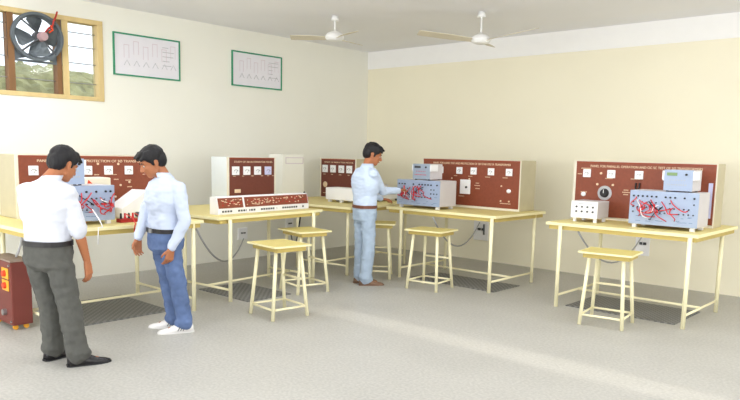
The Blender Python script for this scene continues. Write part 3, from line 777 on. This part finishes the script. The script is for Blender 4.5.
    for k in range(9):
        x = -.056+.014*k; Hh.cap(P(x, .030, .098-.25*abs(x)), P(x*1.05 + .008, .078, .068-.3*abs(x)), .024, .011 + .003*(k % 2))
    if J.get('quiff'):
        for k in range(5): x = -.04+.02*k; Hh.cap(P(x, .05, .095), P(x+.01, .095, .078), .020, .009)
    link('hair', remeshed(Hh, .005, 1, .004, 3, (40, 40, 14)), HAIR, t, smooth=True)
    # ---- shirt
    Sm = MB(); w0, w1, w2 = J['girth']
    wc = V(J['waist'])
    Sm.rings([ring(wc - V((0, 0, .035)), w0*.97, w0*.70, hr, hf), ring(wc + V((0, 0, .02)), w0*1.05, w0*.78, hr, hf), ring(wc.lerp(nb, .28), w1*1.02, w1*.76, r2, f2),
              ring(wc.lerp(nb, .55), w2, w2*.70, r2, f2), ring(wc.lerp(nb, .76), w2*1.02, w2*.66, r2, f2), ring(wc.lerp(nb, .90), w2*.86, w2*.50, r2, f2),
              ring(nb - V((0, 0, .012)), w2*.46, w2*.40, r2, f2), ring(nb + V((0, 0, .012)), .062, .064, r2, f2)])
    for sd in 'RL':
        sh, el, wr = V(J['sh'+sd]), V(J['el'+sd]), V(J['wr'+sd])
        Sm.cap(wc.lerp(nb, .80), sh, .075, .060); Sm.cap(nb - V((0, 0, .035)), sh.lerp(nb, .12) - V((0, 0, .004)), .052, .050)
        Sm.cap(sh - V((0, 0, .012)), el, .062, .054 if J['sleeve'] < 1 else .054)
        if J['sleeve'] >= 1: Sm.cap(el, el.lerp(wr, .93), .055, .040); Sm.cap(el.lerp(wr, .90), el.lerp(wr, .96), .040, .039)
        if J['sleeve'] < 1: Sm.cap(sh.lerp(el, .25), sh.lerp(el, .92), .062, .066)
    me = remeshed(Sm, .006, 3, .009, J['seed'], (9, 9, 17))
    link('shirt', me, J['shirt'], t, smooth=True)
    cl = MB()                                                     # collar
    axis = (P(0, -.03, -.05) - nb).normalized(); a_, b_, _ = frame_from(axis, r2)
    n = 28; rows = []
    for k in range(n+1):
        th = -PI*.92 + 2*PI*.92*k/n
        dv = (f2*-math.cos(th) + r2*math.sin(th))
        rows.append([nb + dv*rr + axis*zz for rr, zz in ((.076, -.022), (.080, .004), (.068, .046), (.061, .042))])
    cl.rings(rows); cl.build('collar', J['shirt'], t, smooth=True)
    # ---- trousers
    Tr = MB()
    Tr.rings([ring(wc - V((0, 0, .0)), w0*1.04, w0*.78, hr, hf), ring(wc - V((0, 0, .08)), w0*1.10, w0*.82, hr, hf), ring(wc - V((0, 0, .16)), w0*1.04, w0*.80, hr, hf), ring(wc - V((0, 0, .20)), w0*.7, w0*.55, hr, hf)])
    for sd in 'RL':
        hp, kn, an = V(J['hip'+sd]), V(J['kn'+sd]), V(J['an'+sd]); lg = J['leg']
        Tr.cap(hp, kn, lg[0], lg[1]); Tr.cap(kn, an + V((0, 0, -.005)), lg[1], lg[2])
        Tr.cap(an.lerp(kn, .2), an + V((0, 0, .012)), lg[2], lg[2]*1.10)
        Tr.cap(an + V((0, 0, .0)), an + V((J['foot'+sd][0]*.035, J['foot'+sd][1]*.035, .0)), lg[2]*.85, lg[2]*.82)
    me = remeshed(Tr, .006, 3, .0095, J['seed']+5, (13, 13, 15))
    link('trousers', me, J['trousers'], t, smooth=True)
    bl = MB(); rr_ = []
    for z in (-.018, .018): rr_.append(ring(wc + V((0, 0, z+.0)), w0*1.10, w0*.85, hr, hf, n=40))
    bl.rings(rr_, cap=True); b_o = bl.build('belt', J['belt'], t, smooth=False)
    q = MB(); c = wc + hf*w0*.86; q.box(-.024, .024, -.006, .006, -.018, .018, rot=Matrix((hr, hf, V((0, 0, 1)))).transposed(), piv=(0, 0, 0))
    for v in q.bm.verts: v.co += c
    q.build('buckle', STEEL, b_o)
    # ---- shoes
    for sd in 'RL':
        an = V(J['an'+sd]); fd = V((J['foot'+sd][0], J['foot'+sd][1], 0)).normalized(); fr_ = V((fd.y, -fd.x, 0)); o = V((an.x, an.y, 0))
        sh = MB(); rows = []
        for y, wd, ht in ((-.075, .022, .060), (-.060, .038, .092), (-.01, .044, .104), (.04, .045, .092), (.09, .049, .068), (.14, .048, .046), (.19, .038, .036), (.222, .018, .024)):
            rows.append([o + fd*y + fr_*wd*math.cos(a)*(1 if math.sin(a) < .3 else .85) + V((0, 0, .012 + (ht-.012)*max(0, math.sin(a))**.8 if math.sin(a) > 0 else .012)) for a in [2*PI*k/16 for k in range(16)]])
        sh.rings(rows); so = sh.build('shoe', J['shoe'], t, smooth=True)
        s2_ = MB(); pl_ = [(-.080, .020), (-.06, .036), (0, .041), (.09, .048), (.15, .050), (.20, .038), (.230, .016)]
        poly = [o + fd*y + fr_*w_ for y, w_ in pl_] + [o + fd*y - fr_*w_ for y, w_ in reversed(pl_)]
        s2_.rings([[p_ + V((0, 0, .0005)) for p_ in poly], [p_ + V((0, 0, .016)) for p_ in poly]]); s2_.build('sole', J['sole'], so)
        if J.get('stripe'):
            for k in range(3):
                for s_ in (-1, 1): MB().tube([o + fd*(.02+.022*k) + fr_*s_*.044 + V((0, 0, .022)), o + fd*(.0+.022*k) + fr_*s_*.041 + V((0, 0, .056))], .0035, 6).build('stripe', DARKG, so)
    return t

# rotations: local x runs to the picture's right, local y away from the camera
def az_of(x, y): return math.atan2(y, x) - PI/2
person('man in a white short sleeved shirt and charcoal trousers standing with his back to us', (-4.985, 2.13, 0), az_of(-4.985, 2.13), dict(
    hs=1.05, head=(.070, .10, 1.462), head_dir=(.80, .60), pitch=24, neck=(-.030, .05, 1.352), face=(.62, .78), hipdir=(.62, .78), pelvis=(-.055, .0, .86), waist=(-.055, .0, .905),
    girth=(.158, .166, .212), shR=(.080, -.085, 1.265), shL=(-.185, .15, 1.275), elR=(.150, -.10, .985), elL=(-.13, .36, 1.06), wrR=(.200, -.03, .765), wrL=(.06, .50, 1.02),
    handR=((.10, .05, -1), (-.7, .5, .1), (.5, .8, 0), .42), handL=((.8, .5, -.1), (0, 0, -1), (-.4, .8, 0), .5),
    hipR=(.010, -.065, .80), hipL=(-.130, .065, .80), knR=(.070, -.07, .44), knL=(-.060, .10, .44), anR=(.115, -.10, .085), anL=(-.050, .13, .085),
    footR=(1, .12), footL=(.75, .55), leg=(.096, .082, .076), sleeve=.9, seed=2, skin=SKIN2, shirt=SHIRTW, trousers=TROUS, belt=BELTB, shoe=SHOEB, sole=BLACK))
person('man in pale shirt, blue jeans and white sports shoes looking down to the left', (-5.26, 3.24, 0), az_of(-5.26, 3.24), dict(
    head=(-.150, .0, 1.475), head_dir=(-.96, -.28), pitch=26, neck=(-.050, .01, 1.350), face=(-.86, -.50), hipdir=(-.86, -.50), pelvis=(-.055, .0, .86), waist=(-.050, .0, .895),
    girth=(.162, .152, .196), shL=(.070, -.145, 1.265), shR=(-.135, .155, 1.265), elL=(.112, -.19, .985), elR=(-.215, .13, 1.03), wrL=(.000, -.19, .765), wrR=(-.275, .03, .825),
    handL=((-.22, 0, -1), (-.6, .8, 0), (-.8, -.6, 0), .55), handR=((-.10, -.05, -1), (.5, -.8, 0), (-.9, -.5, 0), .7),
    hipL=(-.02, -.075, .80), hipR=(-.095, .075, .80), knL=(.045, -.085, .44), knR=(-.035, .08, .44), anL=(.100, -.09, .085), anR=(.020, .10, .085),
    footL=(-1, -.10), footR=(-1, .12), leg=(.090, .076, .070), sleeve=1, seed=4, quiff=1, skin=SKIN, shirt=SHIRTB, trousers=JEANS, belt=BELTB, shoe=SHOEW, sole=SHOEW, stripe=1))
person('man in a pale blue shirt and light jeans reaching to the middle trainer kit', (-5.575, 6.10, 0), az_of(-5.575, 6.10), dict(
    head=(.065, .04, 1.575), head_dir=(.97, .05), pitch=20, neck=(-.01, .0, 1.425), face=(.80, .60), hipdir=(.88, .45), pelvis=(-.03, .0, .92), waist=(-.025, .0, .955),
    girth=(.158, .160, .204), shR=(.065, -.150, 1.350), shL=(-.105, .150, 1.355), elR=(.185, .045, 1.14), elL=(-.02, .33, 1.12), wrR=(.385, .245, 1.14), wrL=(.18, .44, 1.02),
    handR=((.42, .60, .06), (.3, .2, -1), (-.8, .6, 0), .30), handL=((.7, .5, -.1), (0, 0, -1), (.5, -.8, 0), .4),
    hipR=(.015, -.075, .86), hipL=(-.065, .075, .86), knR=(.035, -.08, .47), knL=(-.06, .08, .47), anR=(.000, -.07, .085), anL=(-.07, .09, .085),
    footR=(1, .15), footL=(1, .35), leg=(.094, .080, .074), sleeve=1, seed=6, quiff=1, skin=SKIN2, shirt=SHIRTC, trousers=JEANSL, belt=BELTC, shoe=SHOEC, sole=SHOEC))

# ------------------------------------------------------------------ light
def area(name, loc, rot, sx, sy, e, col=(1, 1, 1)):
    l = bpy.data.lights.new(name, 'AREA'); l.shape = 'RECTANGLE'; l.size = sx; l.size_y = sy; l.energy = e; l.color = col
    o = bpy.data.objects.new(name, l); COL.objects.link(o); o.location = loc; o.rotation_euler = rot; return o
# fill lamps set in the two added windows behind the camera
area('window_daylight', (-5.7, YF+.02, 1.75), (PI/2, 0, 0), 2.9, 1.6, 125, (.97, .985, 1))
area('window_daylight', (-1.0, YF+.02, 1.75), (PI/2, 0, 0), 3.1, 1.6, 95, (.97, .985, 1))
# fill lamps on the room side of the added right wall windows
for (a, b), e in zip(FILL_RWIN, (42, 52, 34)):
    area('window_daylight', (XR-.01, (a+b)/2, (RZ0+RZ1)/2), (PI/2, 0, PI/2), b-a-.1, RZ1-RZ0-.1, e, (.97, .985, 1))
# fill lamps under the added ceiling tubes
for x, y in FILL_TUBES:
    area('tube_glow', (x, y, HC-.10), (0, 0, 0), 1.18, .10, 13, (.97, .985, 1))
s = bpy.data.lights.new('sun', 'SUN'); s.energy = 2.2; s.angle = math.radians(1.2); s.color = (1, .93, .82)
so = bpy.data.objects.new('sun', s); COL.objects.link(so)
el = math.atan2(2.15, 7.5)
so.rotation_euler = V((math.cos(el), .0, math.sin(el))).to_track_quat('Z', 'Y').to_euler()
W = bpy.data.worlds.new('world'); C.world = W; W.use_nodes = True
W.node_tree.nodes['Background'].inputs[0].default_value = (.86, .92, 1, 1); W.node_tree.nodes['Background'].inputs[1].default_value = 1.6

# ------------------------------------------------------------------ camera
CH, FPX, CY = 1.596, 686.15, 244.475
yaw, pitch, roll = -0.734587, -0.132837, 0.021945
f = V((math.sin(yaw)*math.cos(pitch), math.cos(yaw)*math.cos(pitch), math.sin(pitch)))
r = V((math.cos(yaw), -math.sin(yaw), 0)); u = r.cross(f)
r2 = r*math.cos(roll) + u*math.sin(roll); u2 = -r*math.sin(roll) + u*math.cos(roll)
cam = bpy.data.cameras.new('camera'); co = bpy.data.objects.new('camera', cam); COL.objects.link(co)
Mx = Matrix((r2, u2, -f)).transposed().to_4x4(); Mx.translation = V((0, 0, CH)); co.matrix_world = Mx
cam.sensor_fit = 'HORIZONTAL'; cam.sensor_width = 36; cam.lens = FPX*36/740; cam.shift_y = (CY-200)/740; cam.clip_start = .05; cam.clip_end = 200
C.camera = co
vs = C.view_settings
C.display_settings.display_device = 'sRGB'
vs.view_transform = 'Standard'; vs.look = 'None'; vs.exposure = 0.40; vs.gamma = 1.0; vs.use_curve_mapping = False
C.cycles.use_denoising = True
C.cycles.max_bounces = 10; C.cycles.diffuse_bounces = 6; C.cycles.sample_clamp_indirect = 8
